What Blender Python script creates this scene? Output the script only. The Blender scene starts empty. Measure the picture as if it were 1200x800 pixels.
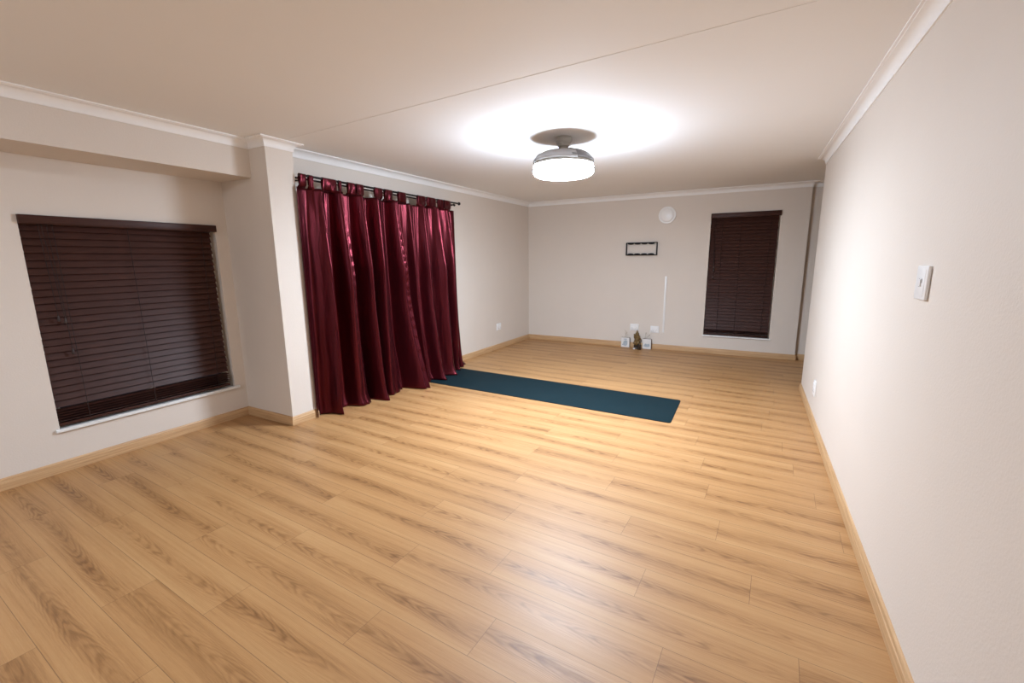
import bpy, bmesh, math, random
from mathutils import Vector, Matrix
random.seed(7)
PI = math.pi
C = bpy.context.scene.collection
SC = bpy.context.scene

# ---------------------------------------------------------------- camera
CAM = Vector((3.6913, -7.504, 1.4866))
PITCH, ROLL, YAW = -0.1832, 0.0096, 0.4960
cd = bpy.data.cameras.new('camera'); cam = bpy.data.objects.new('camera', cd); C.objects.link(cam)
Mr = Matrix.Rotation(YAW, 3, 'Z') @ Matrix.Rotation(PITCH, 3, 'X') @ Matrix.Rotation(ROLL, 3, 'Y')
Mc = Mr @ Matrix(((1, 0, 0), (0, 0, -1), (0, 1, 0)))
cam.matrix_world = Matrix.Translation(CAM) @ Mc.to_4x4()
cd.sensor_width = 36; cd.lens = 516.64 / 1200 * 36; cd.clip_start = 0.02; cd.clip_end = 100
SC.camera = cam

# ---------------------------------------------------------------- world and exposure (night outside)
w = bpy.data.worlds.new('night'); SC.world = w; w.use_nodes = True
w.node_tree.nodes['Background'].inputs[0].default_value = (0.006, 0.008, 0.014, 1)
w.node_tree.nodes['Background'].inputs[1].default_value = 1.0
SC.view_settings.view_transform = 'Standard'; SC.view_settings.look = 'None'
SC.view_settings.exposure = -0.13; SC.view_settings.gamma = 1; SC.view_settings.use_curve_mapping = False
LAMP_SIDE, LAMP_BOTTOM = 150.0, 250.0
LAMP_COL = (0.79, 0.93, 1.10)
REAR_FILL = 205.0                            # strength of the added fill lamp behind the camera

# ---------------------------------------------------------------- measures
H = 2.50; HC = 2.43; HB = 0.0825; XD = -0.10
XW = -0.6157; XB = -0.1617; XC = 0.0609; Y1 = -5.0594; Y2 = -4.8048; ZB = 2.1998
W = 4.3286; WR = 4.2757; YR = -1.7132; YREC = 0.08; YF = -9.6; XE = 5.9
TW = 0.2

# ---------------------------------------------------------------- helpers
def mesh_obj(name, bm, mat=None, parent=None, smooth=False, angle=None):
    me = bpy.data.meshes.new(name); bm.normal_update(); bm.to_mesh(me); bm.free()
    o = bpy.data.objects.new(name, me); C.objects.link(o)
    if mat: me.materials.append(mat)
    if smooth:
        me.polygons.foreach_set('use_smooth', [True] * len(me.polygons))
        if angle:
            me.set_sharp_from_angle(angle=math.radians(angle))
    if parent: o.parent = parent
    return o
def empty(name, loc=(0, 0, 0), label=None, cat=None, group=None):
    o = bpy.data.objects.new(name, None); C.objects.link(o); o.location = loc; o.empty_display_size = 0.05
    return tag(o, label, cat, group)
def tag(o, label=None, cat=None, group=None, kind=None):
    if label: o['label'] = label
    if cat: o['category'] = cat
    if group: o['group'] = group
    if kind: o['kind'] = kind
    return o
def struct(name, bm, mat, smooth=False, angle=None):
    return tag(mesh_obj(name, bm, mat, None, smooth, angle), kind='structure')
def box(bm, x0, x1, y0, y1, z0, z1, bev=0, seg=2, M=None):
    r = bmesh.ops.create_cube(bm, size=1)
    vs = r['verts']
    for v in vs:
        v.co = Vector(((x0 + x1) / 2 + v.co.x * (x1 - x0), (y0 + y1) / 2 + v.co.y * (y1 - y0), (z0 + z1) / 2 + v.co.z * (z1 - z0)))
    if bev:
        es = list({e for v in vs for e in v.link_edges})
        rb = bmesh.ops.bevel(bm, geom=es, offset=bev, segments=seg, affect='EDGES', profile=0.5)
        vs = list({v for f in rb['faces'] for v in f.verts})
    if M: 
        for v in vs: v.co = M @ v.co
    return vs
def tube(bm, pts, r, n=8, cap=True):
    pts = [Vector(p) for p in pts]; rings = []
    for i, p in enumerate(pts):
        a = pts[max(i - 1, 0)]; b = pts[min(i + 1, len(pts) - 1)]
        t = (b - a).normalized(); u = t.cross(Vector((0, 0, 1)))
        if u.length < 1e-3: u = t.cross(Vector((0, 1, 0)))
        u.normalize(); v = t.cross(u)
        rr = r[i] if isinstance(r, (list, tuple)) else r
        rings.append([bm.verts.new(p + rr * (math.cos(2 * PI * k / n) * u + math.sin(2 * PI * k / n) * v)) for k in range(n)])
    for a, b in zip(rings, rings[1:]):
        for k in range(n): bm.faces.new((a[k], a[(k + 1) % n], b[(k + 1) % n], b[k]))
    if cap:
        bm.faces.new(list(reversed(rings[0]))); bm.faces.new(rings[-1])
    bmesh.ops.recalc_face_normals(bm, faces=bm.faces[:])
def lathe(bm, prof, n=64, a0=0, a1=2 * PI, c=(0, 0)):
    """prof: list of (r, z)"""
    full = abs(a1 - a0 - 2 * PI) < 1e-6; m = n if full else n + 1; rings = []
    for r, z in prof:
        if r < 1e-6: rings.append([bm.verts.new((c[0], c[1], z))] * m)
        else: rings.append([bm.verts.new((c[0] + r * math.cos(a0 + (a1 - a0) * k / n), c[1] + r * math.sin(a0 + (a1 - a0) * k / n), z)) for k in range(m)])
    for a, b in zip(rings, rings[1:]):
        for k in range(n):
            k2 = (k + 1) % m
            q = []
            for v in (a[k], a[k2], b[k2], b[k]):
                if v not in q: q.append(v)
            if len(q) > 2: bm.faces.new(q)
    bmesh.ops.recalc_face_normals(bm, faces=bm.faces[:])
def sweep(bm, path, prof):
    """profile (outwards distance, z) swept along a 2D polyline with mitred corners; 'outwards' is to the left of the path"""
    n = len(path); P = [Vector((p[0], p[1])) for p in path]; cols = []
    for i in range(n):
        d0 = (P[i] - P[i - 1]).normalized() if i > 0 else None
        d1 = (P[i + 1] - P[i]).normalized() if i < n - 1 else None
        if d0 is None: m = Vector((-d1.y, d1.x))
        elif d1 is None: m = Vector((-d0.y, d0.x))
        else:
            n0 = Vector((-d0.y, d0.x)); n1 = Vector((-d1.y, d1.x)); m = (n0 + n1) / (1 + n0.dot(n1))
        cols.append([bm.verts.new((P[i].x + m.x * o, P[i].y + m.y * o, z)) for o, z in prof])
    k = len(prof)
    for a, b in zip(cols, cols[1:]):
        for j in range(k): bm.faces.new((a[j], b[j], b[(j + 1) % k], a[(j + 1) % k]))
    bm.faces.new(cols[0]); bm.faces.new(list(reversed(cols[-1])))
    bmesh.ops.recalc_face_normals(bm, faces=bm.faces[:])

# ---------------------------------------------------------------- materials
def NT(name):
    m = bpy.data.materials.new(name); m.use_nodes = True
    nt = m.node_tree; return m, nt, nt.nodes['Principled BSDF']
def nd(nt, typ, **kw):
    n = nt.nodes.new(typ)
    for k, v in kw.items():
        if k in n.inputs: n.inputs[k].default_value = v
        else: setattr(n, k, v)
    return n
def plain(name, col, rough=0.5, metal=0.0, spec=0.5, var=0.0, scale=20, bump=0.0, bscale=200, **kw):
    m, nt, b = NT(name)
    b.inputs['Base Color'].default_value = (*col, 1); b.inputs['Roughness'].default_value = rough
    b.inputs['Metallic'].default_value = metal; b.inputs['Specular IOR Level'].default_value = spec
    for k, v in kw.items(): b.inputs[k].default_value = v
    tc = nd(nt, 'ShaderNodeTexCoord')
    no = nd(nt, 'ShaderNodeTexNoise', Scale=scale, Detail=3.0); nt.links.new(tc.outputs['Object'], no.inputs['Vector'])
    mr = nd(nt, 'ShaderNodeMapRange'); mr.inputs[3].default_value = 1 - var; mr.inputs[4].default_value = 1 + var
    nt.links.new(no.outputs[0], mr.inputs[0])
    mx = nd(nt, 'ShaderNodeVectorMath', operation='SCALE'); mx.inputs[0].default_value = col
    nt.links.new(mr.outputs[0], mx.inputs['Scale']); nt.links.new(mx.outputs[0], b.inputs['Base Color'])
    if bump:
        n2 = nd(nt, 'ShaderNodeTexNoise', Scale=bscale, Detail=4.0); nt.links.new(tc.outputs['Object'], n2.inputs['Vector'])
        bp = nd(nt, 'ShaderNodeBump', Strength=bump, Distance=0.002)
        nt.links.new(n2.outputs[0], bp.inputs['Height']); nt.links.new(bp.outputs[0], b.inputs['Normal'])
    return m
M_wall = plain('wall_paint', (0.72, 0.645, 0.575), 0.62, spec=0.35, var=0.02, scale=3, bump=0.35, bscale=110)
M_ceil = plain('ceiling_paint', (0.88, 0.88, 0.885), 0.8, spec=0.2, var=0.01, scale=2, bump=0.1, bscale=150)
M_corn = plain('cornice_paint', (0.90, 0.885, 0.875), 0.6, spec=0.3, var=0.01)
M_white = plain('white_plastic', (0.86, 0.85, 0.84), 0.3, var=0.01)
M_whitepaint = plain('white_sill_paint', (0.80, 0.80, 0.79), 0.4, var=0.02)
M_greymark = plain('grey_plastic', (0.25, 0.25, 0.25), 0.4)
M_black = plain('black_metal', (0.006, 0.0055, 0.0055), 0.5, spec=0.15)
M_rod = plain('rod_metal', (0.015, 0.012, 0.012), 0.35, metal=0.5)
M_nickel = plain('brushed_nickel', (0.23, 0.20, 0.17), 0.42, metal=0.5, var=0.05, scale=40)
M_mount = plain('satin_nickel', (0.40, 0.36, 0.31), 0.4, metal=0.35)
M_bladel = plain('pale_blade', (0.30, 0.275, 0.26), 0.35, metal=0.1)
M_smoke = plain('smoked_blade', (0.13, 0.118, 0.112), 0.35, metal=0.1, var=0.06, scale=12)
M_pane = plain('window_glass', (0.8, 0.85, 0.85), 0.03, **{'Transmission Weight': 1.0, 'IOR': 1.45})

def wood_blind():
    m, nt, b = NT('dark_stained_wood')
    tc = nd(nt, 'ShaderNodeTexCoord'); mp = nd(nt, 'ShaderNodeMapping'); mp.inputs['Scale'].default_value = (4, 4, 60)
    nt.links.new(tc.outputs['Object'], mp.inputs[0])
    no = nd(nt, 'ShaderNodeTexNoise', Scale=3.0, Detail=4.0); nt.links.new(mp.outputs[0], no.inputs['Vector'])
    cr = nd(nt, 'ShaderNodeValToRGB'); cr.color_ramp.elements[0].position = .3; cr.color_ramp.elements[1].position = .75
    cr.color_ramp.elements[0].color = (0.038, 0.0125, 0.0085, 1); cr.color_ramp.elements[1].color = (0.066, 0.024, 0.0165, 1)
    nt.links.new(no.outputs[0], cr.inputs[0]); nt.links.new(cr.outputs[0], b.inputs['Base Color'])
    b.inputs['Roughness'].default_value = 0.45; b.inputs['Specular IOR Level'].default_value = 0.22
    return m
M_blind = wood_blind()
M_cord = plain('brown_cord', (0.018, 0.009, 0.008), 0.8)
M_tassel = plain('dark_tassel', (0.03, 0.018, 0.016), 0.4)

def satin():
    m, nt, b = NT('burgundy_satin')
    b.inputs['Base Color'].default_value = (0.088, 0.0052, 0.0110, 1)
    b.inputs['Metallic'].default_value = 0.85; b.inputs['Roughness'].default_value = 0.32; b.inputs['Coat Weight'].default_value = 0.10; b.inputs['Coat Roughness'].default_value = 0.35
    b.inputs['Sheen Weight'].default_value = 0.04; b.inputs['Sheen Tint'].default_value = (0.9, 0.3, 0.35, 1)
    tc = nd(nt, 'ShaderNodeTexCoord'); mp = nd(nt, 'ShaderNodeMapping'); mp.inputs['Scale'].default_value = (9, 9, 1.6)
    mp.inputs['Rotation'].default_value = (0.12, 0, 0)
    nt.links.new(tc.outputs['Object'], mp.inputs[0])
    n1 = nd(nt, 'ShaderNodeTexNoise', Scale=1.6, Detail=3.0, Distortion=0.6); nt.links.new(mp.outputs[0], n1.inputs['Vector'])
    bp = nd(nt, 'ShaderNodeBump', Strength=0.25, Distance=0.03); nt.links.new(n1.outputs[0], bp.inputs['Height'])
    nt.links.new(bp.outputs[0], b.inputs['Normal'])
    return m
M_satin = satin()

def board_wood():
    m, nt, b = NT('oak_skirting')
    tc = nd(nt, 'ShaderNodeTexCoord')
    # coordinate along the run: x+y
    sx = nd(nt, 'ShaderNodeSeparateXYZ'); nt.links.new(tc.outputs['Object'], sx.inputs[0])
    ad = nd(nt, 'ShaderNodeMath', operation='ADD'); nt.links.new(sx.outputs[0], ad.inputs[0]); nt.links.new(sx.outputs[1], ad.inputs[1])
    cb = nd(nt, 'ShaderNodeCombineXYZ'); nt.links.new(ad.outputs[0], cb.inputs[0]); nt.links.new(sx.outputs[2], cb.inputs[2])
    mp = nd(nt, 'ShaderNodeMapping'); mp.inputs['Scale'].default_value = (2.5, 1, 90); nt.links.new(cb.outputs[0], mp.inputs[0])
    no = nd(nt, 'ShaderNodeTexNoise', Scale=1.0, Detail=5.0); nt.links.new(mp.outputs[0], no.inputs['Vector'])
    cr = nd(nt, 'ShaderNodeValToRGB'); cr.color_ramp.elements[0].position = .3; cr.color_ramp.elements[1].position = .7
    cr.color_ramp.elements[0].color = (0.45, 0.258, 0.118, 1); cr.color_ramp.elements[1].color = (0.63, 0.405, 0.215, 1)
    nt.links.new(no.outputs[0], cr.inputs[0]); nt.links.new(cr.outputs[0], b.inputs['Base Color'])
    b.inputs['Roughness'].default_value = 0.45
    return m
M_board = board_wood()

def floor_mat():
    m, nt, b = NT('oak_laminate'); L = nt.links.new
    def math_(op, a, b_=None, c=None, clamp=False):
        n = nd(nt, 'ShaderNodeMath', operation=op); n.use_clamp = clamp
        for i, v in enumerate((a, b_, c)):
            if v is None: continue
            if isinstance(v, (int, float)): n.inputs[i].default_value = v
            else: L(v, n.inputs[i])
        return n.outputs[0]
    uv = nd(nt, 'ShaderNodeUVMap'); uv.uv_map = 'grain'
    ed = nd(nt, 'ShaderNodeUVMap'); ed.uv_map = 'edge'
    at = nd(nt, 'ShaderNodeAttribute'); at.attribute_name = 'plank'
    s = nd(nt, 'ShaderNodeSeparateXYZ'); L(uv.outputs[0], s.inputs[0]); U, V = s.outputs[0], s.outputs[1]
    e = nd(nt, 'ShaderNodeSeparateXYZ'); L(ed.outputs[0], e.inputs[0]); DU, DV = e.outputs[0], e.outputs[1]
    c = nd(nt, 'ShaderNodeSeparateColor'); L(at.outputs['Color'], c.inputs[0]); R1, R2, R3 = c.outputs
    def noise(su, sv, detail=3.0, dist=0.0, off=0.0, rough=0.5):
        cb = nd(nt, 'ShaderNodeCombineXYZ')
        L(math_('MULTIPLY', U, su), cb.inputs[0]); L(math_('MULTIPLY', V, sv), cb.inputs[1]); cb.inputs[2].default_value = off
        n = nd(nt, 'ShaderNodeTexNoise', Scale=1.0, Detail=detail, Distortion=dist, Roughness=rough); L(cb.outputs[0], n.inputs['Vector'])
        return n.outputs[0]
    # distance from the heart line of the board, which wanders
    wander = math_('MULTIPLY', math_('SUBTRACT', noise(1.6, 0.0, 1.0), 0.5), 0.07)
    vc = math_('ADD', math_('SUBTRACT', V, math_('MULTIPLY', math_('SUBTRACT', R3, 0.5), 0.05)), wander)
    v2 = math_('MULTIPLY', vc, vc)
    warp = math_('MULTIPLY', noise(5.0, 26.0, 4.0, 0.3, 3.0), 2.6)
    g = math_('ADD', math_('ADD', math_('MULTIPLY', v2, 1500.0), math_('MULTIPLY', U, 9.0)), warp)
    ring = math_('SINE', math_('MULTIPLY', g, 2 * PI))
    ring = math_('POWER', math_('ADD', math_('MULTIPLY', ring, 0.5), 0.5), 1.6)
    heart = math_('SUBTRACT', 1.0, math_('MULTIPLY', math_('ABSOLUTE', vc), 17.0), clamp=True)       # 1 at heart, 0 at 6 cm
    patch = nd(nt, 'ShaderNodeMapRange'); patch.inputs[1].default_value = .38; patch.inputs[2].default_value = .68
    L(noise(1.9, 7.0, 3.0, 0.2, 9.0), patch.inputs[0])
    hp = math_('MULTIPLY', heart, math_('ADD', math_('MULTIPLY', patch.outputs[0], 0.85), 0.15))
    rings = math_('MULTIPLY', ring, math_('MULTIPLY', hp, 0.42))
    streak = noise(1.3, 75.0, 5.0, 0.15, 5.0, 0.6)
    fine = noise(14.0, 420.0, 3.0, 0.0, 7.0, 0.7)
    broad = noise(0.9, 12.0, 3.0, 0.2, 1.0)
    knot = nd(nt, 'ShaderNodeMapRange'); knot.inputs[1].default_value = .66; knot.inputs[2].default_value = .84
    L(noise(3.6, 13.0, 2.0, 0.3, 21.0), knot.inputs[0])
    t = math_('ADD', math_('MULTIPLY', math_('SUBTRACT', streak, 0.5), 0.75), math_('MULTIPLY', math_('SUBTRACT', fine, 0.5), 0.44))
    t = math_('ADD', t, math_('MULTIPLY', math_('SUBTRACT', broad, 0.45), 0.72))
    wide = math_('SUBTRACT', 1.0, math_('MULTIPLY', math_('ABSOLUTE', vc), 12.0), clamp=True)
    t = math_('ADD', t, math_('MULTIPLY', hp, 0.16)); t = math_('ADD', t, math_('MULTIPLY', wide, 0.17))
    t = math_('ADD', t, rings)
    t = math_('ADD', t, math_('MULTIPLY', math_('MULTIPLY', knot.outputs[0], heart), 0.6))
    t = math_('ADD', t, math_('MULTIPLY', math_('SUBTRACT', R1, 0.5), 0.16))
    t = math_('ADD', t, 0.20, clamp=True)
    cr = nd(nt, 'ShaderNodeValToRGB'); r = cr.color_ramp
    r.elements[0].position = 0.0; r.elements[0].color = (0.510, 0.290, 0.123, 1)
    r.elements[1].position = 1.0; r.elements[1].color = (0.18, 0.077, 0.027, 1)
    q = r.elements.new(0.35); q.color = (0.432, 0.226, 0.089, 1)
    q = r.elements.new(0.65); q.color = (0.305, 0.149, 0.054, 1)
    L(t, cr.inputs[0])
    # V joints
    lv = math_('LESS_THAN', DV, 0.0013); lu = math_('LESS_THAN', DU, 0.0011)
    seam = math_('MAXIMUM', lv, lu)
    mx = nd(nt, 'ShaderNodeMix', data_type='RGBA'); L(math_('MULTIPLY', seam, 0.55), mx.inputs[0]); L(cr.outputs[0], mx.inputs[6]); mx.inputs[7].default_value = (0.10, 0.05, 0.025, 1)
    L(mx.outputs[2], b.inputs['Base Color'])
    rr = math_('ADD', math_('MULTIPLY', streak, 0.10), 0.40); L(rr, b.inputs['Roughness'])
    b.inputs['Specular IOR Level'].default_value = 0.42
    bp = nd(nt, 'ShaderNodeBump', Strength=0.12, Distance=0.001)
    L(math_('ADD', fine, ring), bp.inputs['Height']); L(bp.outputs[0], b.inputs['Normal'])
    return m
M_floor = floor_mat()

def mat_rubber():
    return plain('teal_rubber', (0.0055, 0.0175, 0.0225), 0.75, spec=0.12, var=0.10, scale=6, bump=0.25, bscale=500)
M_mat = mat_rubber()

# ---------------------------------------------------------------- floor: one mesh of laid boards
def make_floor():
    sl = 0.0435; a = math.atan(sl); pitch = 0.207; PL = 1.26
    known = {-9: 1.626, -8: 0.88, -7: 0.325, -6: 2.02, -5: 2.665, -4: 3.12, -3: 2.497, -2: 2.948, -1: 3.587, 0: 4.032, 1: 3.398,
             2: 3.852, 3: 4.428, 4: 3.742, 5: 4.335, 6: 3.66, 7: 4.23}
    bm = bmesh.new(); g = bm.loops.layers.uv.new('grain'); ed = bm.loops.layers.uv.new('edge'); col = bm.loops.layers.float_color.new('plank')
    rnd = random.Random(11)
    def world(u, v):         # u ~ x - sl*y, v ~ y + sl*x
        x = (u + sl * v) / (1 + sl * sl); y = v - sl * x
        return (x, y, 0)
    off = 0.2
    for k in range(-24, 30):
        v0 = -5.374 + k * pitch; v1 = v0 + pitch
        off = known[k] if k in known else off + 0.63 + rnd.uniform(-.15, .15)
        st = off % PL - 3 * PL
        u = st
        while u < 7.5:
            c = (rnd.random(), rnd.random(), rnd.random(), 1); uo = rnd.uniform(0, 60); flip = rnd.choice((-1, 1))
            # strips inside each board so the edge distance interpolates exactly
            us = [u, u + 0.01, u + PL - 0.01, u + PL]; vs = [v0, v0 + 0.01, v1 - 0.01, v1]
            dus = [0, .01, .01, 0]
            gv = [[bm.verts.new(world(x, y)) for y in vs] for x in us]
            for i in range(3):
                for j in range(3):
                    f = bm.faces.new((gv[i][j], gv[i + 1][j], gv[i + 1][j + 1], gv[i][j + 1]))
                    for lp, (ii, jj) in zip(f.loops, ((i, j), (i + 1, j), (i + 1, j + 1), (i, j + 1))):
                        lp[g].uv = (uo + flip * (us[ii] - u), (vs[jj] - (v0 + v1) / 2)); lp[ed].uv = (dus[ii], dus[jj]); lp[col] = c
            u += PL
    for co, no in (((XW - 0.1, 0, 0), (-1, 0, 0)), ((XE + 0.1, 0, 0), (1, 0, 0)), ((0, YF - 0.1, 0), (0, -1, 0)), ((0, YREC + 0.1, 0), (0, 1, 0))):
        bmesh.ops.bisect_plane(bm, geom=bm.verts[:] + bm.edges[:] + bm.faces[:], plane_co=co, plane_no=no, clear_outer=True)
    r = bmesh.ops.extrude_face_region(bm, geom=bm.faces[:])
    for v in r['geom']:
        if isinstance(v, bmesh.types.BMVert): v.co.z -= 0.02
    bmesh.ops.recalc_face_normals(bm, faces=bm.faces[:])
    return struct('floor', bm, M_floor)
def simple_floor_normals(o):
    return o
make_floor()

# ---------------------------------------------------------------- walls and ceiling
WY0, WY1, WZ0, WZ1 = -6.405, -5.166, 0.315, 1.800          # opening of the big window
RX0, RX1, RZ0, RZ1 = 3.078, 3.982, 0.290, 2.125            # opening of the tall window
bm = bmesh.new()
box(bm, XW - TW, XW, YF, WY0, 0, H); box(bm, XW - TW, XW, WY1, Y1, 0, H)
box(bm, XW - TW, XW, WY0, WY1, 0, WZ0); box(bm, XW - TW, XW, WY0, WY1, WZ1, H)
box(bm, XW - TW, XC, Y1, Y2, 0, H)                                          # pier
cw = [bm.verts.new((x, y, z)) for z in (0, H) for x, y in ((-0.3, Y2), (XD, Y2), (0, 0), (-0.3, 0))]   # curtain wall, a little out of square
for f in ((3, 2, 1, 0), (4, 5, 6, 7), (0, 1, 5, 4), (1, 2, 6, 5), (2, 3, 7, 6), (3, 0, 4, 7)): bm.faces.new([cw[i] for i in f])
struct('wall_left', bm, M_wall)
bm = bmesh.new(); box(bm, XW, XB, YF, Y1, ZB, H); struct('trim_1', bm, M_wall)   # dropped beam over the window bay
bm = bmesh.new()
box(bm, -0.3, RX0, 0, TW, 0, H); box(bm, RX1, W, 0, TW, 0, H)
box(bm, RX0, RX1, 0, TW, 0, RZ0); box(bm, RX0, RX1, 0, TW, RZ1, H)
box(bm, W, XE, YREC, TW, 0, H)
struct('wall_back', bm, M_wall)
bm = bmesh.new(); box(bm, WR, WR + 0.15, YF, YR, 0, H); struct('wall_right', bm, M_wall)
bm = bmesh.new(); box(bm, XE, XE + TW, YR - 0.4, TW, 0, H); box(bm, WR + 0.15, XE, YR - 0.4, YR - 0.2, 0, H); struct('wall_passage', bm, M_wall)
bm = bmesh.new(); box(bm, XW - TW, WR + 0.15, YF - TW, YF, 0, H); struct('wall_front', bm, M_wall)
bm = bmesh.new(); box(bm, XW - TW, XE + TW, YF - TW, TW, H, H + 0.1); struct('ceiling', bm, M_ceil)
# board joint across the ceiling
bm = bmesh.new()
p0, p1 = Vector((XB, -4.897)), Vector((WR, -5.186)); d = (p1 - p0).normalized(); nrm = Vector((-d.y, d.x)) * 0.0035
vs = [bm.verts.new((q.x, q.y, z)) for z in (H - 0.0015, H) for q in (p0 - nrm, p1 - nrm, p1 + nrm, p0 + nrm)]
for f in ((0, 1, 2, 3), (7, 6, 5, 4), (0, 4, 5, 1), (1, 5, 6, 2), (2, 6, 7, 3), (3, 7, 4, 0)): bm.faces.new([vs[i] for i in f])
bmesh.ops.recalc_face_normals(bm, faces=bm.faces[:])
struct('trim_2', bm, M_ceil)

# cornice (cove) and skirting, mitred round every corner; 'left of path' = into the room
cov = [(0, HC), (0.007, HC), (0.008, HC + 0.007)]
for k in range(9):
    a = k / 8 * PI / 2
    cov.append((0.008 + 0.048 * (1 - math.cos(a)), HC + 0.010 + 0.048 * math.sin(a)))
cov += [(0.058, H - 0.009), (0.070, H - 0.008), (0.070, H), (0, H)]
path_c = [(WR, YF), (WR, YR), (WR + 0.15, YR)]
bm = bmesh.new(); sweep(bm, path_c, cov); 
path_c2 = [(XE, YREC), (W, YREC), (W, 0), (0, 0), (XD, Y2), (XC, Y2), (XC, Y1), (XB, Y1), (XB, YF)]
sweep(bm, path_c2, cov)
struct('trim_3', bm, M_corn, True, 35)
skp = [(0, 0), (0.0165, 0), (0.0165, 0.052), (0.0155, 0.058), (0.0125, 0.0615), (0.0125, 0.070), (0.0105, 0.077), (0.006, 0.0815), (0, HB)]
bm = bmesh.new(); sweep(bm, path_c, skp); struct('baseboard_right', bm, M_board, True, 30)
bm = bmesh.new(); sweep(bm, [(XE, YREC), (W, YREC), (W, 0), (0, 0)], skp); struct('baseboard_back', bm, M_board, True, 30)
bm = bmesh.new(); sweep(bm, [(0, 0), (XD, Y2), (XC, Y2), (XC, Y1), (XW, Y1), (XW, YF)], skp); struct('baseboard_left', bm, M_board, True, 30)

# ---------------------------------------------------------------- windows and blinds (built in local space: X across, Y out of wall towards room is -Y, Z up)
def window(idx, w_, h_, M, sill0, sill1):
    """frame, glass and sill; M places local (x across, -y into the room)"""
    fr = bmesh.new(); y0, y1 = 0.09, 0.13
    box(fr, 0, 0.045, y0, y1, 0, h_); box(fr, w_ - 0.045, w_, y0, y1, 0, h_)
    box(fr, 0.045, w_ - 0.045, y0, y1, 0, 0.045); box(fr, 0.045, w_ - 0.045, y0, y1, h_ - 0.045, h_)
    box(fr, w_ / 2 - 0.02, w_ / 2 + 0.02, y0, y1, 0.045, h_ - 0.045)
    fr.transform(M); o = struct('window_%d' % idx, fr, M_whitepaint)
    g = bmesh.new(); box(g, 0.045, w_ / 2 - .02, 0.107, 0.113, 0.045, h_ - 0.045); box(g, w_ / 2 + .02, w_ - 0.045, 0.107, 0.113, 0.045, h_ - 0.045)
    g.transform(M); mesh_obj('window_pane', g, M_pane, o)
    s = bmesh.new(); box(s, 0.001, w_ - 0.001, -0.001, 0.09, -0.012, 0.001)
    box(s, sill0, sill1, -0.022, 0.0, -0.020, 0.003, 0.003)
    s.transform(M); mesh_obj('window_sill', s, M_whitepaint, o)
    return o
ML = Matrix.Translation((XW, WY0, WZ0)) @ Matrix.Rotation(PI / 2, 4, 'Z')     # local x -> +y, local y -> -x (out of room)
MB = Matrix.Translation((RX0, 0, RZ0))
window(1, WY1 - WY0, WZ1 - WZ0, ML, -0.025, WY1 - WY0 + 0.04)
window(2, RX1 - RX0, RZ1 - RZ0, MB, -0.012, RX1 - RX0 + 0.022)

def blind(name, w_, x0, x1, ztop, zstack, zbot, pitch, M, label, cords, val, nst, pulls):
    root = empty(name, M.translation, label, 'blind')
    R = M.copy(); Ri = Matrix.Translation(M.translation).inverted() @ M
    def part(nm, bm, mat, sm=False, par=root):
        bm.transform(Ri); return mesh_obj(nm, bm, mat, par, sm, 30 if sm else None)
    # valance
    b = bmesh.new(); box(b, val[0], val[1], -0.028, -0.012, val[2], val[3], 0.003)
    box(b, val[0], val[0] + 0.008, -0.014, -0.001, val[2], val[3]); box(b, val[1] - 0.008, val[1], -0.014, -0.001, val[2], val[3])
    part('valance', b, M_blind, True)
    b = bmesh.new(); box(b, x0 + 0.003, x1 - 0.003, 0.005, 0.050, ztop - 0.004, ztop + 0.036, 0.002); part('headrail', b, M_blind, True)
    # closed slats
    b = bmesh.new(); n = int((ztop - zstack) / pitch); sw = 0.054; tilt = math.radians(68)
    rn = random.Random(3)
    for i in range(n + 1):
        z = ztop - 0.018 - i * pitch
        if z < zstack + 0.01: break
        t = tilt + rn.uniform(-.02, .02); dx = rn.uniform(-.002, .002)
        Ms = Matrix.Translation((0, 0.028, z)) @ Matrix.Rotation(t, 4, 'X')
        box(b, x0 + dx, x1 + dx, -sw / 2, sw / 2, -0.0014, 0.0014, M=Ms)
    part('slats', b, M_blind)
    # lifted slats gathered above the bottom rail
    b = bmesh.new()
    for i in range(nst):
        z = zbot + 0.030 + (zstack - zbot - 0.035) * (i + 0.5) / nst
        Ms = Matrix.Translation((0, 0.028, z)) @ Matrix.Rotation(math.radians(4 + 5 * i / nst), 4, 'X')
        box(b, x0, x1, -sw / 2, sw / 2, -0.0014, 0.0014, M=Ms)
    part('gathered_slats', b, M_blind)
    b = bmesh.new(); box(b, x0, x1, 0.003, 0.053, zbot, zbot + 0.022, 0.004); part('bottom_rail', b, M_blind, True)
    for cx, sw_ in cords:
        b = bmesh.new()
        tube(b, [(cx, 0.001, ztop), (cx + sw_ * .5, 0.001, (ztop + zbot) / 2), (cx + sw_, 0.0, zbot + 0.01)], 0.0022, 6)
        z = ztop - 0.02
        part('ladder_cord', b, M_cord)
    for cx, dx, zt in pulls:
        b = bmesh.new(); tube(b, [(cx, -0.008, ztop + 0.005), (cx + dx * .6, -0.008, (ztop + zt) / 2), (cx + dx, -0.007, zt)], 0.0020, 6)
        c = part('pull_cord', b, M_cord)
        b = bmesh.new(); lathe(b, [(0, 0.022), (0.004, 0.020), (0.006, 0.008), (0.009, -0.012), (0.007, -0.018), (0, -0.019)], 12)
        b.transform(Matrix.Translation((cx + dx, -0.0085, zt))); part('tassel', b, M_tassel, True, c)
    return root
wL = WY1 - WY0
blind('venetian_blind', wL, 0.006, wL - 0.036, 1.440, 0.150, 0.018, 0.0497, ML,
      'wide dark brown wooden venetian blind closed in the left bay window', [(0.165, 0.01), (0.59, 0.008), (1.118, -0.02)],
      (0.0, wL, 1.442, 1.499), 5, [(0.090, 0.015, 0.79), (0.108, 0.03, 0.77), (0.135, 0.012, 0.545)])
wR = RX1 - RX0
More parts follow.
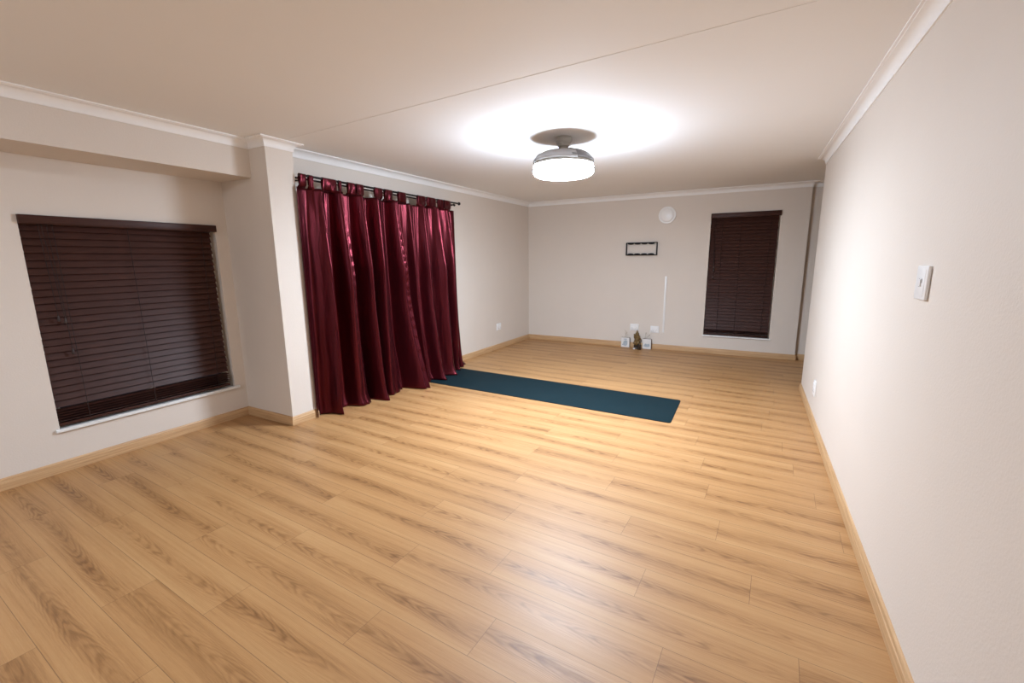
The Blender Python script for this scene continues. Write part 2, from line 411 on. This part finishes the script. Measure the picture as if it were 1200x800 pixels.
blind('venetian_blind', wR, 0.004, wR - 0.016, 1.785, 0.100, 0.012, 0.0485, MB,
      'tall narrow dark brown venetian blind closed over the back wall window', [(0.165, 0.02), (0.41, 0.02), (0.80, -0.02)],
      (0.0, 0.912, 1.781, 1.850), 3, [(0.035, 0.05, 1.045), (0.075, 0.01, 1.000), (0.05, 0.03, 0.895)])

# ---------------------------------------------------------------- curtain rod
rod = empty('curtain_rod', (0, -3.62, 2.245), 'black double curtain rod fixed above the burgundy curtain', 'curtain rod')
def rpart(nm, bm, mat, par=rod, sm=True, ang=40):
    bm.transform(Matrix.Translation((0, 3.62, -2.245))); return mesh_obj(nm, bm, mat, par, sm, ang)
b = bmesh.new(); tube(b, [(0.100, Y2 + 0.012, 2.243), (0.100, -2.355, 2.243)], 0.0105, 16); rpart('front_pole', b, M_rod)
b = bmesh.new(); tube(b, [(0.055, Y2 + 0.012, 2.222), (0.055, -2.400, 2.222)], 0.0085, 16); rpart('rear_pole', b, M_rod)
for fx, fy, fz, r in ((0.100, -2.345, 2.243, 0.021), (0.055, -2.392, 2.222, 0.014)):
    b = bmesh.new(); bmesh.ops.create_uvsphere(b, u_segments=20, v_segments=12, radius=r); b.transform(Matrix.Translation((fx, fy, fz))); rpart('finial', b, M_rod)
for by in (-2.46, -3.62, -4.74):
    b = bmesh.new(); wx = XD * by / Y2; box(b, wx + 0.001, wx + 0.008, by - 0.012, by + 0.012, 2.19, 2.27, 0.001); tube(b, [(wx + 0.004, by, 2.212), (0.055, by, 2.210), (0.10, by, 2.230)], 0.005, 8)
    rpart('bracket', b, M_rod)

# ---------------------------------------------------------------- curtain
def interp(pts, x):
    if x <= pts[0][0]: return pts[0][1]
    for (a, va), (b_, vb) in zip(pts, pts[1:]):
        if x <= b_:
            t = (x - a) / (b_ - a); t = t * t * (3 - 2 * t); return va + (vb - va) * t
    return pts[-1][1]
ZH = 2.140
cur = empty('curtain', (0.1, -3.62, 0), 'long burgundy satin tab top curtain hanging to the floor beside the pier', 'curtain')
NF = 10
rc = random.Random(5)
famp = [rc.uniform(.55, 1.3) for _ in range(NF + 2)]; fjit = [rc.uniform(-.22, .22) for _ in range(NF + 2)]
ph = [rc.uniform(0, 6.28) for _ in range(12)]; fph = [rc.uniform(-.8, .8) for _ in range(NF + 2)]; fb = [rc.choice((-.12, .24, .3)) for _ in range(NF + 2)]
HEM = [(-4.80, .10), (-4.70, .13), (-4.60, .08), (-4.40, .10), (-4.20, .13), (-4.03, .20), (-3.90, .14), (-3.72, .22), (-3.60, .30), (-3.45, .30), (-3.36, .18),
       (-3.22, .26), (-3.00, .20), (-2.80, .15), (-2.60, .11), (-2.45, .12)]
def curtain_pt(s, t):
    """s 0..1 along width, t 0 top .. 1 bottom"""
    y = -4.81 + s * (2.31 + 0.03 * t)
    k = s * NF + 0.12 * math.sin(2.1 * t + ph[0]) * t + 0.20 * math.sin(5 * s + 1.0 * t + ph[1])
    # neighbouring folds merge lower down
    k += 0.20 * t * math.sin(2 * PI * s * 3.1 + ph[2])
    i = int(math.floor(k)) % NF; f = k - math.floor(k)
    a0, a1 = famp[i], famp[(i + 1) % NF]; a = a0 + (a1 - a0) * f * f * (3 - 2 * f)
    th = 2 * PI * (f + fjit[i] * math.sin(PI * f) * 0.35)
    amp = (0.052 + 0.046 * min(1, t * 3)) * a
    c = math.cos(th); prof = c + 0.30 * math.cos(2 * th + fph[i] + 0.8 * t) + 0.17 * math.cos(3 * th + 3 * fph[i] + 1.5 * t)
    fine = 0.0075 * (0.3 + t) * math.sin(2 * PI * (k * 2.37 + 0.5 * t) + ph[8]) * math.sin(3.1 * s * PI + 2 * t + ph[9]) + 0.0022 * math.sin(2 * PI * (s * 31 + 1.3 * t) + ph[3]) * (0.4 + 0.6 * math.sin(6 * t + 9 * s + ph[4])) + 0.0012 * math.sin(2 * PI * (s * 57 - 2.2 * t) + ph[5])
    # a few diagonal tension creases
    crease = 0.009 * math.exp(-((math.sin(5.0 * s * 2 + 3.4 * t + ph[6])) ** 2) * 18) * math.sin(PI * t)
    base = 0.100 + 0.012 * math.sin(3 * t + 7 * s)
    hem = interp(HEM, y)
    tt = max(0, (t - 0.45) / 0.55); base += (hem - 0.10) * tt ** 1.7
    x = base + amp * prof * 0.85 + fine + crease
    lo = 0.030 + 0.006 * math.sin(9 * s)
    if x < lo + 0.03: x = lo + 0.03 * math.exp((x - lo - 0.03) / 0.03)
    y += fb[i] * amp * math.sin(th) * (0.4 + 0.6 * t)
    e = min(1, s / 0.025, (1 - s) / 0.02); e = e * e * (3 - 2 * e); x = 0.096 * (1 - e) + x * e; y = y * e + (-4.822 if s < .5 else -2.47) * (1 - e)
    z = ZH * (1 - t)
    if t > 0.93:                                   # cloth breaking on the floor
        q = (t - 0.93) / 0.07; x += 0.045 * q * q * (0.5 + 0.5 * math.sin(11 * s + ph[7])) ; z += 0.004 * q * (1 + math.sin(40 * s))
    z += 0.012 * (1 - t) * 0
    # hem height on the mat
    return Vector((max(x, 0.022 + 0.008 * math.sin(9 * s)), y, max(z, 0.009) if -3.5 < y else max(z, 0.003)))
bm = bmesh.new(); NS, NTT = 520, 90
tv = [0.0]
grid = []
for i in range(NS + 1):
    s = i / NS; grid.append([bm.verts.new(curtain_pt(s, (j / NTT)) - Vector((0.1, -3.62, 0))) for j in range(NTT + 1)])
for i in range(NS):
    for j in range(NTT): bm.faces.new((grid[i][j], grid[i + 1][j], grid[i + 1][j + 1], grid[i][j + 1]))
o = mesh_obj('drape', bm, M_satin, cur, True)
sd = o.modifiers.new('thickness', 'SOLIDIFY'); sd.thickness = 0.0025; sd.offset = 0
# tabs looped over the front pole
TABS = [(-4.795, -4.725), (-4.70, -4.655), (-4.56, -4.39), (-4.365, -4.335), (-4.26, -4.165), (-4.15, -4.05), (-3.90, -3.79), (-3.755, -3.635), (-3.545, -3.41),
        (-3.215, -3.07), (-3.035, -2.87), (-2.82, -2.72), (-2.70, -2.545)]
for ya, yb in TABS:
    b = bmesh.new(); yc = (ya + yb) / 2; hw = (yb - ya) / 2; n = 8; rows = []
    s = (yc + 4.795) / 2.275; xd = curtain_pt(min(max(s, 0), 1), 0.02).x
    prof = [(xd + 0.004, ZH - 0.035), (0.108, ZH + 0.02), (0.114, ZH + 0.07), (0.1135, 2.243)]
    prof += [(0.100 + 0.0135 * math.cos(a), 2.243 + 0.0135 * math.sin(a)) for a in (0.5, 1.0, PI / 2, 2.1, 2.6)]
    prof += [(0.0865, 2.243), (0.087, ZH + 0.07), (0.092, ZH + 0.02), (xd - 0.004, ZH - 0.03)]
    for k, (px_, pz_) in enumerate(prof):
        pin = 1 - 0.10 * math.sin(PI * k / (len(prof) - 1))
        if k in (0, len(prof) - 1):
            rows.append([b.verts.new(curtain_pt(min(max((yc + hw * (2 * q / n - 1) + 4.81) / 2.31, .001), .999), 0.004) - Vector((0.1 - (0.0022 if k == 0 else -0.0022), -3.62, 0))) for q in range(n + 1)]); continue
        rows.append([b.verts.new((px_ - 0.1 + 0.0035 * math.cos(q / n * 9 + ya * 30) * (1 if 0.104 < px_ else -0.3) * (0 if 3 < k < 9 else 1), yc + 3.62 + hw * pin * (2 * q / n - 1), pz_)) for q in range(n + 1)])
    for r0, r1 in zip(rows, rows[1:]):
        for q in range(n): b.faces.new((r0[q], r0[q + 1], r1[q + 1], r1[q]))
    t_ = mesh_obj('tab', b, M_satin, cur, True); sd = t_.modifiers.new('thickness', 'SOLIDIFY'); sd.thickness = 0.002; sd.offset = 0
# dark trailing corner of the hem
b = bmesh.new(); rows = []
for i in range(9):
    yy = -2.52 + 0.21 * i / 8
    rows.append([b.verts.new((0.04 + 0.10 * j / 6 - 0.02 * i / 8, yy + 3.62 + 0.01 * math.sin(j), 0.004 + 0.030 * math.sin(PI * j / 6) * (1 - 0.35 * i / 8) + 0.006 * math.sin(2.2 * i + j))) for j in range(7)])
for r0, r1 in zip(rows, rows[1:]):
    for q in range(6): b.faces.new((r0[q], r1[q], r1[q + 1], r0[q + 1]))
b.transform(Matrix.Translation((-0.1, 0, 0)))
t_ = mesh_obj('hem_corner', b, M_satin, cur, True); sd = t_.modifiers.new('thickness', 'SOLIDIFY'); sd.thickness = 0.003; sd.offset = 1

# ---------------------------------------------------------------- yoga mat
def yoga_mat():
    bm = bmesh.new(); cs = [(3.140, -3.450), (3.129, -2.711), (0.14, -2.575), (0.14, -3.335)]
    pts = []; r = 0.035
    P = [Vector(c) for c in cs]
    for i in range(4):
        p = P[i]; a = (P[i - 1] - p).normalized(); c = (P[(i + 1) % 4] - p).normalized()
        for k in range(7):
            t = k / 6; q0 = p + a * r; q1 = p + c * r
            pts.append((1 - t) ** 2 * q0 + 2 * t * (1 - t) * p + t * t * q1)
    vs = [bm.verts.new((q.x, q.y, 0.0005)) for q in pts]; f = bm.faces.new(vs)
    if f.normal.z > 0: f.normal_flip()
    e = bmesh.ops.extrude_face_region(bm, geom=[f]); tv_ = [v for v in e['geom'] if isinstance(v, bmesh.types.BMVert)]
    for v in tv_: v.co.z += 0.0055
    bmesh.ops.recalc_face_normals(bm, faces=bm.faces[:])
    top = [ed for ed in bm.edges if all(v.co.z > 0.004 for v in ed.verts)]
    bmesh.ops.bevel(bm, geom=top, offset=0.002, segments=2, affect='EDGES')
    return tag(mesh_obj('yoga_mat', bm, M_mat, None, True, 50), 'dark teal yoga mat unrolled on the oak floor in front of the curtain', 'yoga mat')
yoga_mat()

# ---------------------------------------------------------------- ceiling fan lamp
LX, LY = 2.193, -3.782
lamp = empty('ceiling_fan_light', (LX, LY, H), 'lit ceiling fan lamp with retracted blades and glowing white drum shade', 'ceiling light')
def lpart(nm, bm, mat, par=lamp, ang=35): return mesh_obj(nm, bm, mat, par, True, ang)
b = bmesh.new(); lathe(b, [(0, 0), (0.070, 0), (0.072, -0.003), (0.072, -0.030), (0.070, -0.034), (0.064, -0.042), (0.060, -0.048), (0.060, -0.052), (0.052, -0.056), (0.047, -0.072), (0.0, -0.073)], 64); lpart('ceiling_mount', b, M_mount)
b = bmesh.new(); lathe(b, [(0, -0.0735), (0.038, -0.0735), (0.040, -0.085), (0.052, -0.105), (0.070, -0.116), (0.100, -0.122), (0, -0.1225)], 64); lpart('neck', b, M_mount)
b = bmesh.new(); lathe(b, [(0, -0.123), (0.115, -0.123), (0.150, -0.129), (0.188, -0.142), (0.215, -0.158), (0.232, -0.172), (0.247, -0.190), (0.2515, -0.205), (0.2515, -0.226), (0, -0.227)], 96); lpart('motor_housing', b, M_nickel)
b = bmesh.new(); lathe(b, [(0.2520, -0.211), (0.2545, -0.212), (0.2545, -0.2255), (0.2520, -0.2265)], 96); lpart('rim_band', b, plain('pale_metal', (0.33, 0.30, 0.27), 0.4, metal=0.3))
# four retracted blades lying over the housing, each a curved shell
for k in range(4):
    b = bmesh.new(); a0 = math.radians(38 + 90 * k); span = math.radians(100); n = 28; rows = []
    for i in range(n + 1):
        t = i / n; a = a0 + span * t
        ri = 0.130 + 0.075 * t; ro = 0.253 + 0.004 * t; zi = -0.121 - 0.018 * t; zo = -0.186 - 0.008 * t
        row = []
        for j in range(7):
            q = j / 6; rr = ri + (ro - ri) * q; zz = zi + (zo - zi) * (q ** 1.7) + 0.004 * math.sin(PI * q) + 0.006 * (1 - t)
            row.append(b.verts.new((rr * math.cos(a), rr * math.sin(a), zz)))
        row.append(b.verts.new((ro * math.cos(a), ro * math.sin(a), zo - 0.014)))
        rows.append(row)
    for r0, r1 in zip(rows, rows[1:]):
        for q in range(7): b.faces.new((r0[q], r0[q + 1], r1[q + 1], r1[q]))
    bl = mesh_obj('blade', b, M_smoke if k % 2 else M_bladel, lamp, True, 40); sd = bl.modifiers.new('thickness', 'SOLIDIFY'); sd.thickness = 0.004; sd.offset = 0
def emis(name, col, st):
    m = bpy.data.materials.new(name); m.use_nodes = True; nt = m.node_tree; b_ = nt.nodes['Principled BSDF']
    b_.inputs['Base Color'].default_value = (0.8, 0.8, 0.8, 1); b_.inputs['Roughness'].default_value = 0.35
    b_.inputs['Emission Color'].default_value = (*col, 1); b_.inputs['Emission Strength'].default_value = st
    return m
b = bmesh.new(); lathe(b, [(0.2500, -0.2275), (0.2525, -0.2285), (0.2565, -0.236), (0.2585, -0.260)], 64); lpart('shade_side', b, emis('glowing_side', LAMP_COL, LAMP_SIDE))
b = bmesh.new(); lathe(b, [(0.2550, -0.2602), (0.2660, -0.2602), (0.2660, -0.2690), (0.2550, -0.2690)], 64); lpart('shade_ring', b, plain('grey_ring', (0.012, 0.013, 0.014), 0.6, spec=0.1))
b = bmesh.new(); lathe(b, [(0.2585, -0.2695), (0.256, -0.284), (0.246, -0.300), (0.222, -0.312), (0.15, -0.319), (0, -0.322)], 64); lpart('shade_bowl', b, emis('glowing_bowl', LAMP_COL, LAMP_BOTTOM))

# unseen fill lamp, added behind the camera to brighten the near end
fill_lamp = empty('added_fill_lamp', (1.1, -8.7, H), 'added round white fill lamp on the ceiling, unseen behind the camera', 'ceiling light')
b = bmesh.new(); lathe(b, [(0, 0), (0.17, 0), (0.175, -0.02), (0.165, -0.024), (0, -0.024)], 48); mesh_obj('fill_plate', b, M_white, fill_lamp, True, 35)
b = bmesh.new(); lathe(b, [(0.160, -0.0245), (0.150, -0.045), (0.10, -0.062), (0, -0.070)], 48); mesh_obj('fill_diffuser', b, emis('fill_glow', LAMP_COL, REAR_FILL), fill_lamp, True)

# ---------------------------------------------------------------- small fittings
def plate_parts(root, M, w_, h_, kind):
    Ri = Matrix.Translation(M.translation).inverted() @ M
    def P(nm, bm, mat, sm=True, par=root): bm.transform(Ri); return mesh_obj(nm, bm, mat, par, sm, 35)
    b = bmesh.new(); box(b, -w_ / 2, w_ / 2, -0.012, 0, -h_ / 2, h_ / 2, 0.004, 3); P('cover_plate', b, M_white)
    if kind == 'socket':
        for sx in (-1, 1):
            b = bmesh.new(); box(b, sx * w_ * .24 - w_ * .17, sx * w_ * .24 + w_ * .17, -0.0145, -0.011, -h_ * .34, h_ * .10, 0.001); s = P('socket_face', b, M_white)
            b = bmesh.new()
            for (hx, hz) in ((0, -h_ * .04), (-0.012, -h_ * .20), (0.012, -h_ * .20)):
                r = bmesh.ops.create_cone(b, cap_ends=True, segments=12, radius1=0.004, radius2=0.004, depth=0.002)
                bmesh.ops.transform(b, matrix=Matrix.Translation((sx * w_ * .24 + hx, -0.015, hz)) @ Matrix.Rotation(PI / 2, 4, 'X'), verts=r['verts'])
            P('pin_holes', b, M_greymark, False, s)
            b = bmesh.new(); box(b, sx * w_ * .24 - 0.010, sx * w_ * .24 + 0.010, -0.017, -0.011, h_ * .17, h_ * .36, 0.002); P('rocker_switch', b, M_white)
    else:
        b = bmesh.new(); box(b, -w_ * .22, w_ * .34, -0.0132, -0.011, -h_ * .40, h_ * .40, 0.001); P('insert', b, M_white)
        b = bmesh.new(); box(b, -0.010, 0.010, -0.0175, -0.0125, -0.014, 0.014, 0.002); s = P('rocker_switch', b, M_white)
        for gx, g0 in ((-0.016, -0.016), (0.012, 0.0)):
            b = bmesh.new(); box(b, gx, gx + 0.004, -0.0142, -0.0131, g0, 0.016); P('switch_gap', b, M_greymark, False)
MBk = lambda x, z: Matrix.Translation((x, 0, z))
MRt = lambda y, z: Matrix.Translation((WR, y, z)) @ Matrix.Rotation(-PI / 2, 4, 'Z')
MLt = lambda y, z: Matrix.Translation((XD * y / Y2, y, z)) @ Matrix.Rotation(PI / 2 - math.atan(XD / Y2), 4, 'Z')
for M, w_, h_, nm, lb, kd in ((MBk(2.000, 0.342), 0.142, 0.112, 'wall_socket', 'white double wall socket low behind the brown figurine', 'socket'),
                              (MBk(2.333, 0.326), 0.140, 0.114, 'wall_socket', 'white double wall socket beside the foot of the vertical white cable trunking', 'socket'),
                              (MLt(-1.115, 0.376), 0.135, 0.115, 'wall_socket', 'white wall socket on left wall between curtain and back corner', 'socket'),
                              (MRt(-2.810, 0.315), 0.110, 0.135, 'wall_socket', 'white wall socket low at the far end of the right wall', 'socket'),
                              (MRt(-5.256, 1.385), 0.127, 0.129, 'light_switch', 'white square light switch at shoulder height on the right wall', 'switch')):
    r = empty(nm, M.translation, lb, 'socket' if kd == 'socket' else 'light switch'); plate_parts(r, M, w_, h_, kd)

b = bmesh.new(); box(b, -0.014, 0.014, -0.016, 0, -0.457, 0.457, 0.002); b.transform(Matrix.Identity(4))
tr = empty('cable_trunking', (2.470, 0, 0.745), 'thin vertical white cable trunking on the back wall above a socket', 'cable trunking'); mesh_obj('trunking_cover', b, M_white, tr, True, 30)
b = bmesh.new(); box(b, -0.0155, 0.0155, -0.0175, 0, -0.4605, -0.448, 0.001); mesh_obj('end_cap', b, M_white, tr, True, 30)

vent = empty('round_wall_cover', (2.438, 0, 2.155), 'round white domed cover mounted high on the back wall', 'wall cover')
MX = Matrix.Rotation(PI / 2, 4, 'X')
b = bmesh.new(); lathe(b, [(0, 0), (0.128, 0), (0.130, 0.004), (0.130, 0.018), (0.126, 0.022), (0.112, 0.022), (0, 0.0221)], 64); b.transform(MX); mesh_obj('rim', b, M_white, vent, True, 35)
b = bmesh.new(); lathe(b, [(0.111, 0.0225), (0.106, 0.028), (0.08, 0.034), (0, 0.038)], 64); b.transform(MX); mesh_obj('dome', b, M_white, vent, True, 35)

rack = empty('wall_rack', (2.065, 0, 1.6415), 'slim black metal rectangular rack hung on the back wall', 'wall rack')
hw, hh = 0.250, 0.104
b = bmesh.new()
for x0, x1, z0, z1 in ((-hw, hw, hh - 0.012, hh), (-hw, hw, -hh, -hh + 0.012), (-hw, -hw + 0.013, -hh + .012, hh - .012), (hw - 0.013, hw, -hh + .012, hh - .012)):
    box(b, x0, x1, -0.045, -0.0005, z0, z1)
mesh_obj('frame', b, M_black, rack)
for sgn in (1, -1):
    for k in range(4):
        b = bmesh.new(); xc_ = -0.172 + 0.1095 * k
        pts = [(xc_ + 0.052 * math.cos(a) , sgn * (hh - 0.010) - sgn * 0.024 * abs(math.sin(a)) ** 0.6) for a in [PI * q / 14 for q in range(15)]]
        lo = [b.verts.new((x, -0.040, z)) for x, z in pts]; hi = [b.verts.new((x, -0.034, z)) for x, z in pts]
        b.faces.new(lo); b.faces.new(list(reversed(hi)))
        for q in range(15): b.faces.new((lo[q], lo[(q + 1) % 15], hi[(q + 1) % 15], hi[q]))
        bmesh.ops.recalc_face_normals(b, faces=b.faces[:]); mesh_obj('holder', b, M_black, rack)

# ---------------------------------------------------------------- ornaments on the floor by the back wall
M_blockw = plain('white_painted_wood', (0.74, 0.72, 0.70), 0.5, var=0.03, scale=30)
M_blockside = plain('brown_wood_edge', (0.16, 0.09, 0.05), 0.6)
M_print = plain('blue_grey_print', (0.42, 0.47, 0.52), 0.6, var=0.25, scale=60)
M_twig = plain('dry_twig', (0.34, 0.27, 0.17), 0.8, var=0.2)
def block(x0, x1, yf, h_, dep, label, motif, rot):
    xc_ = (x0 + x1) / 2; r = empty('picture_block', (xc_, yf + dep / 2, 0), label, 'ornament'); r.rotation_euler.z = rot
    hw_ = (x1 - x0) / 2
    b = bmesh.new(); box(b, -hw_, hw_, -dep / 2, dep / 2, 0.0, h_, 0.001); mesh_obj('body', b, M_blockside, r)
    b = bmesh.new(); box(b, -hw_ + .001, hw_ - .002, -dep / 2 - 0.004, -dep / 2, 0.003, h_ - 0.001, 0.001); mesh_obj('front_panel', b, M_blockw, r)
    b = bmesh.new()
    for (cx, cz, rx_, rz_) in motif:
        q = bmesh.ops.create_cone(b, cap_ends=True, segments=16, radius1=1, radius2=1, depth=0.0012)
        bmesh.ops.transform(b, matrix=Matrix.Translation((cx * hw_, -dep / 2 - 0.0046, cz * h_)) @ Matrix.Diagonal((rx_, 1, rz_, 1)) @ MX, verts=q['verts'])
    mesh_obj('print', b, M_print, r)
    return r
k1 = block(1.803, 1.945, -0.085, 0.168, 0.035, 'small white picture block with tall blue motif, left of the brown figurine',
           [(0, .42, .035, .05), (0, .84, .03, .010), (-.45, .28, .02, .014), (.1, .6, .03, .02)], 0.05)
k2 = block(2.165, 2.305, -0.095, 0.172, 0.035, 'small white picture block with low blue motif, right of the brown figurine',
           [(-.25, .42, .018, .02), (.35, .42, .022, .02), (0, .32, .05, .018)], 0.0)
b = bmesh.new(); tube(b, [(-0.005, 0.005, 0.160), (-0.008, 0.006, 0.23), (-0.004, 0.004, 0.285)], 0.0022, 6); tube(b, [(-0.008, 0.006, 0.22), (0.015, 0.004, 0.245), (0.018, 0.0, 0.262)], [0.002, 0.003, 0.005], 6)
tube(b, [(-0.005, 0.005, 0.28), (-0.03, 0.0, 0.292)], 0.0022, 6); mesh_obj('twig', b, M_twig, k1)
b = bmesh.new(); tube(b, [(-0.060, 0.005, 0.17), (-0.02, 0.006, 0.186), (0.02, 0.004, 0.215), (0.038, 0.0, 0.245)], [0.002, .002, .003, .006], 6)
tube(b, [(-0.04, 0.005, 0.17), (-0.03, 0.006, 0.235), (-0.022, 0.0, 0.275)], [.0018, .0018, .006], 6); mesh_obj('twig', b, M_twig, k2)

M_gold = plain('aged_brown_gold', (0.17, 0.105, 0.035), 0.45, metal=0.35, var=0.55, scale=55, bump=0.5, bscale=120)
M_dark = plain('dark_brown_wood', (0.028, 0.015, 0.009), 0.5)
fig = empty('figurine', (2.075, -0.115, 0), 'small brown and gold carved figurine standing between two white picture blocks', 'ornament')
b = bmesh.new()
def blob(x, y, z, rx_, ry_, rz_):
    q = bmesh.ops.create_uvsphere(b, u_segments=20, v_segments=14, radius=1)
    bmesh.ops.transform(b, matrix=Matrix.Translation((x, y, z)) @ Matrix.Diagonal((rx_, ry_, rz_, 1)), verts=q['verts'])
for a in ((0, 0, .110, .050, .038, .075), (0, 0, .185, .047, .034, .065), (0, -.004, .245, .032, .027, .036), (0, 0, .283, .014, .013, .022), (0, 0, .305, .008, .008, .016),
          (-.042, -.008, .205, .013, .015, .035), (.044, -.008, .190, .013, .015, .032), (-.030, -.018, .095, .028, .024, .026), (.030, -.018, .095, .028, .024, .026),
          (-.048, 0, .235, .010, .010, .016), (.054, 0, .168, .012, .012, .014), (0, -.030, .150, .022, .014, .030), (0, -.026, .205, .020, .012, .026)): blob(*a)
body = mesh_obj('body', b, M_gold, fig, True); rm = body.modifiers.new('merge', 'REMESH'); rm.mode = 'VOXEL'; rm.voxel_size = 0.004; rm.use_smooth_shade = True
b = bmesh.new(); lathe(b, [(0, 0), (0.050, 0), (0.054, 0.006), (0.050, 0.020), (0.044, 0.030), (0.050, 0.046), (0.052, 0.058), (0, 0.060)], 32); mesh_obj('base', b, M_dark, fig, True, 40)
cup = empty('candle_cup', (2.132, -0.190, 0), 'small dark candle cup at the right foot of the brown figurine', 'candle cup')
b = bmesh.new(); lathe(b, [(0, 0), (0.024, 0), (0.028, 0.01), (0.030, 0.085), (0.027, 0.086), (0.025, 0.078), (0, 0.076)], 24); mesh_obj('bowl', b, M_dark, cup, True, 40)
b = bmesh.new(); lathe(b, [(0, 0.0765), (0.022, 0.0765), (0.021, 0.081), (0, 0.082)], 24); mesh_obj('wax', b, M_gold, cup, True, 40)
tl = tag(None, None) if False else empty('tealight_candle', (2.048, -0.185, 0), 'tiny pale tealight candle on the floor at left foot of the brown figurine', 'candle')
b = bmesh.new(); lathe(b, [(0, 0), (0.017, 0), (0.018, 0.004), (0.018, 0.020), (0.0165, 0.020), (0.016, 0.016), (0, 0.016)], 24); mesh_obj('cup', b, M_white, tl, True, 40)
b = bmesh.new(); tube(b, [(0, 0, 0.015), (0.001, 0, 0.024)], 0.001, 6); mesh_obj('wick', b, M_dark, tl)
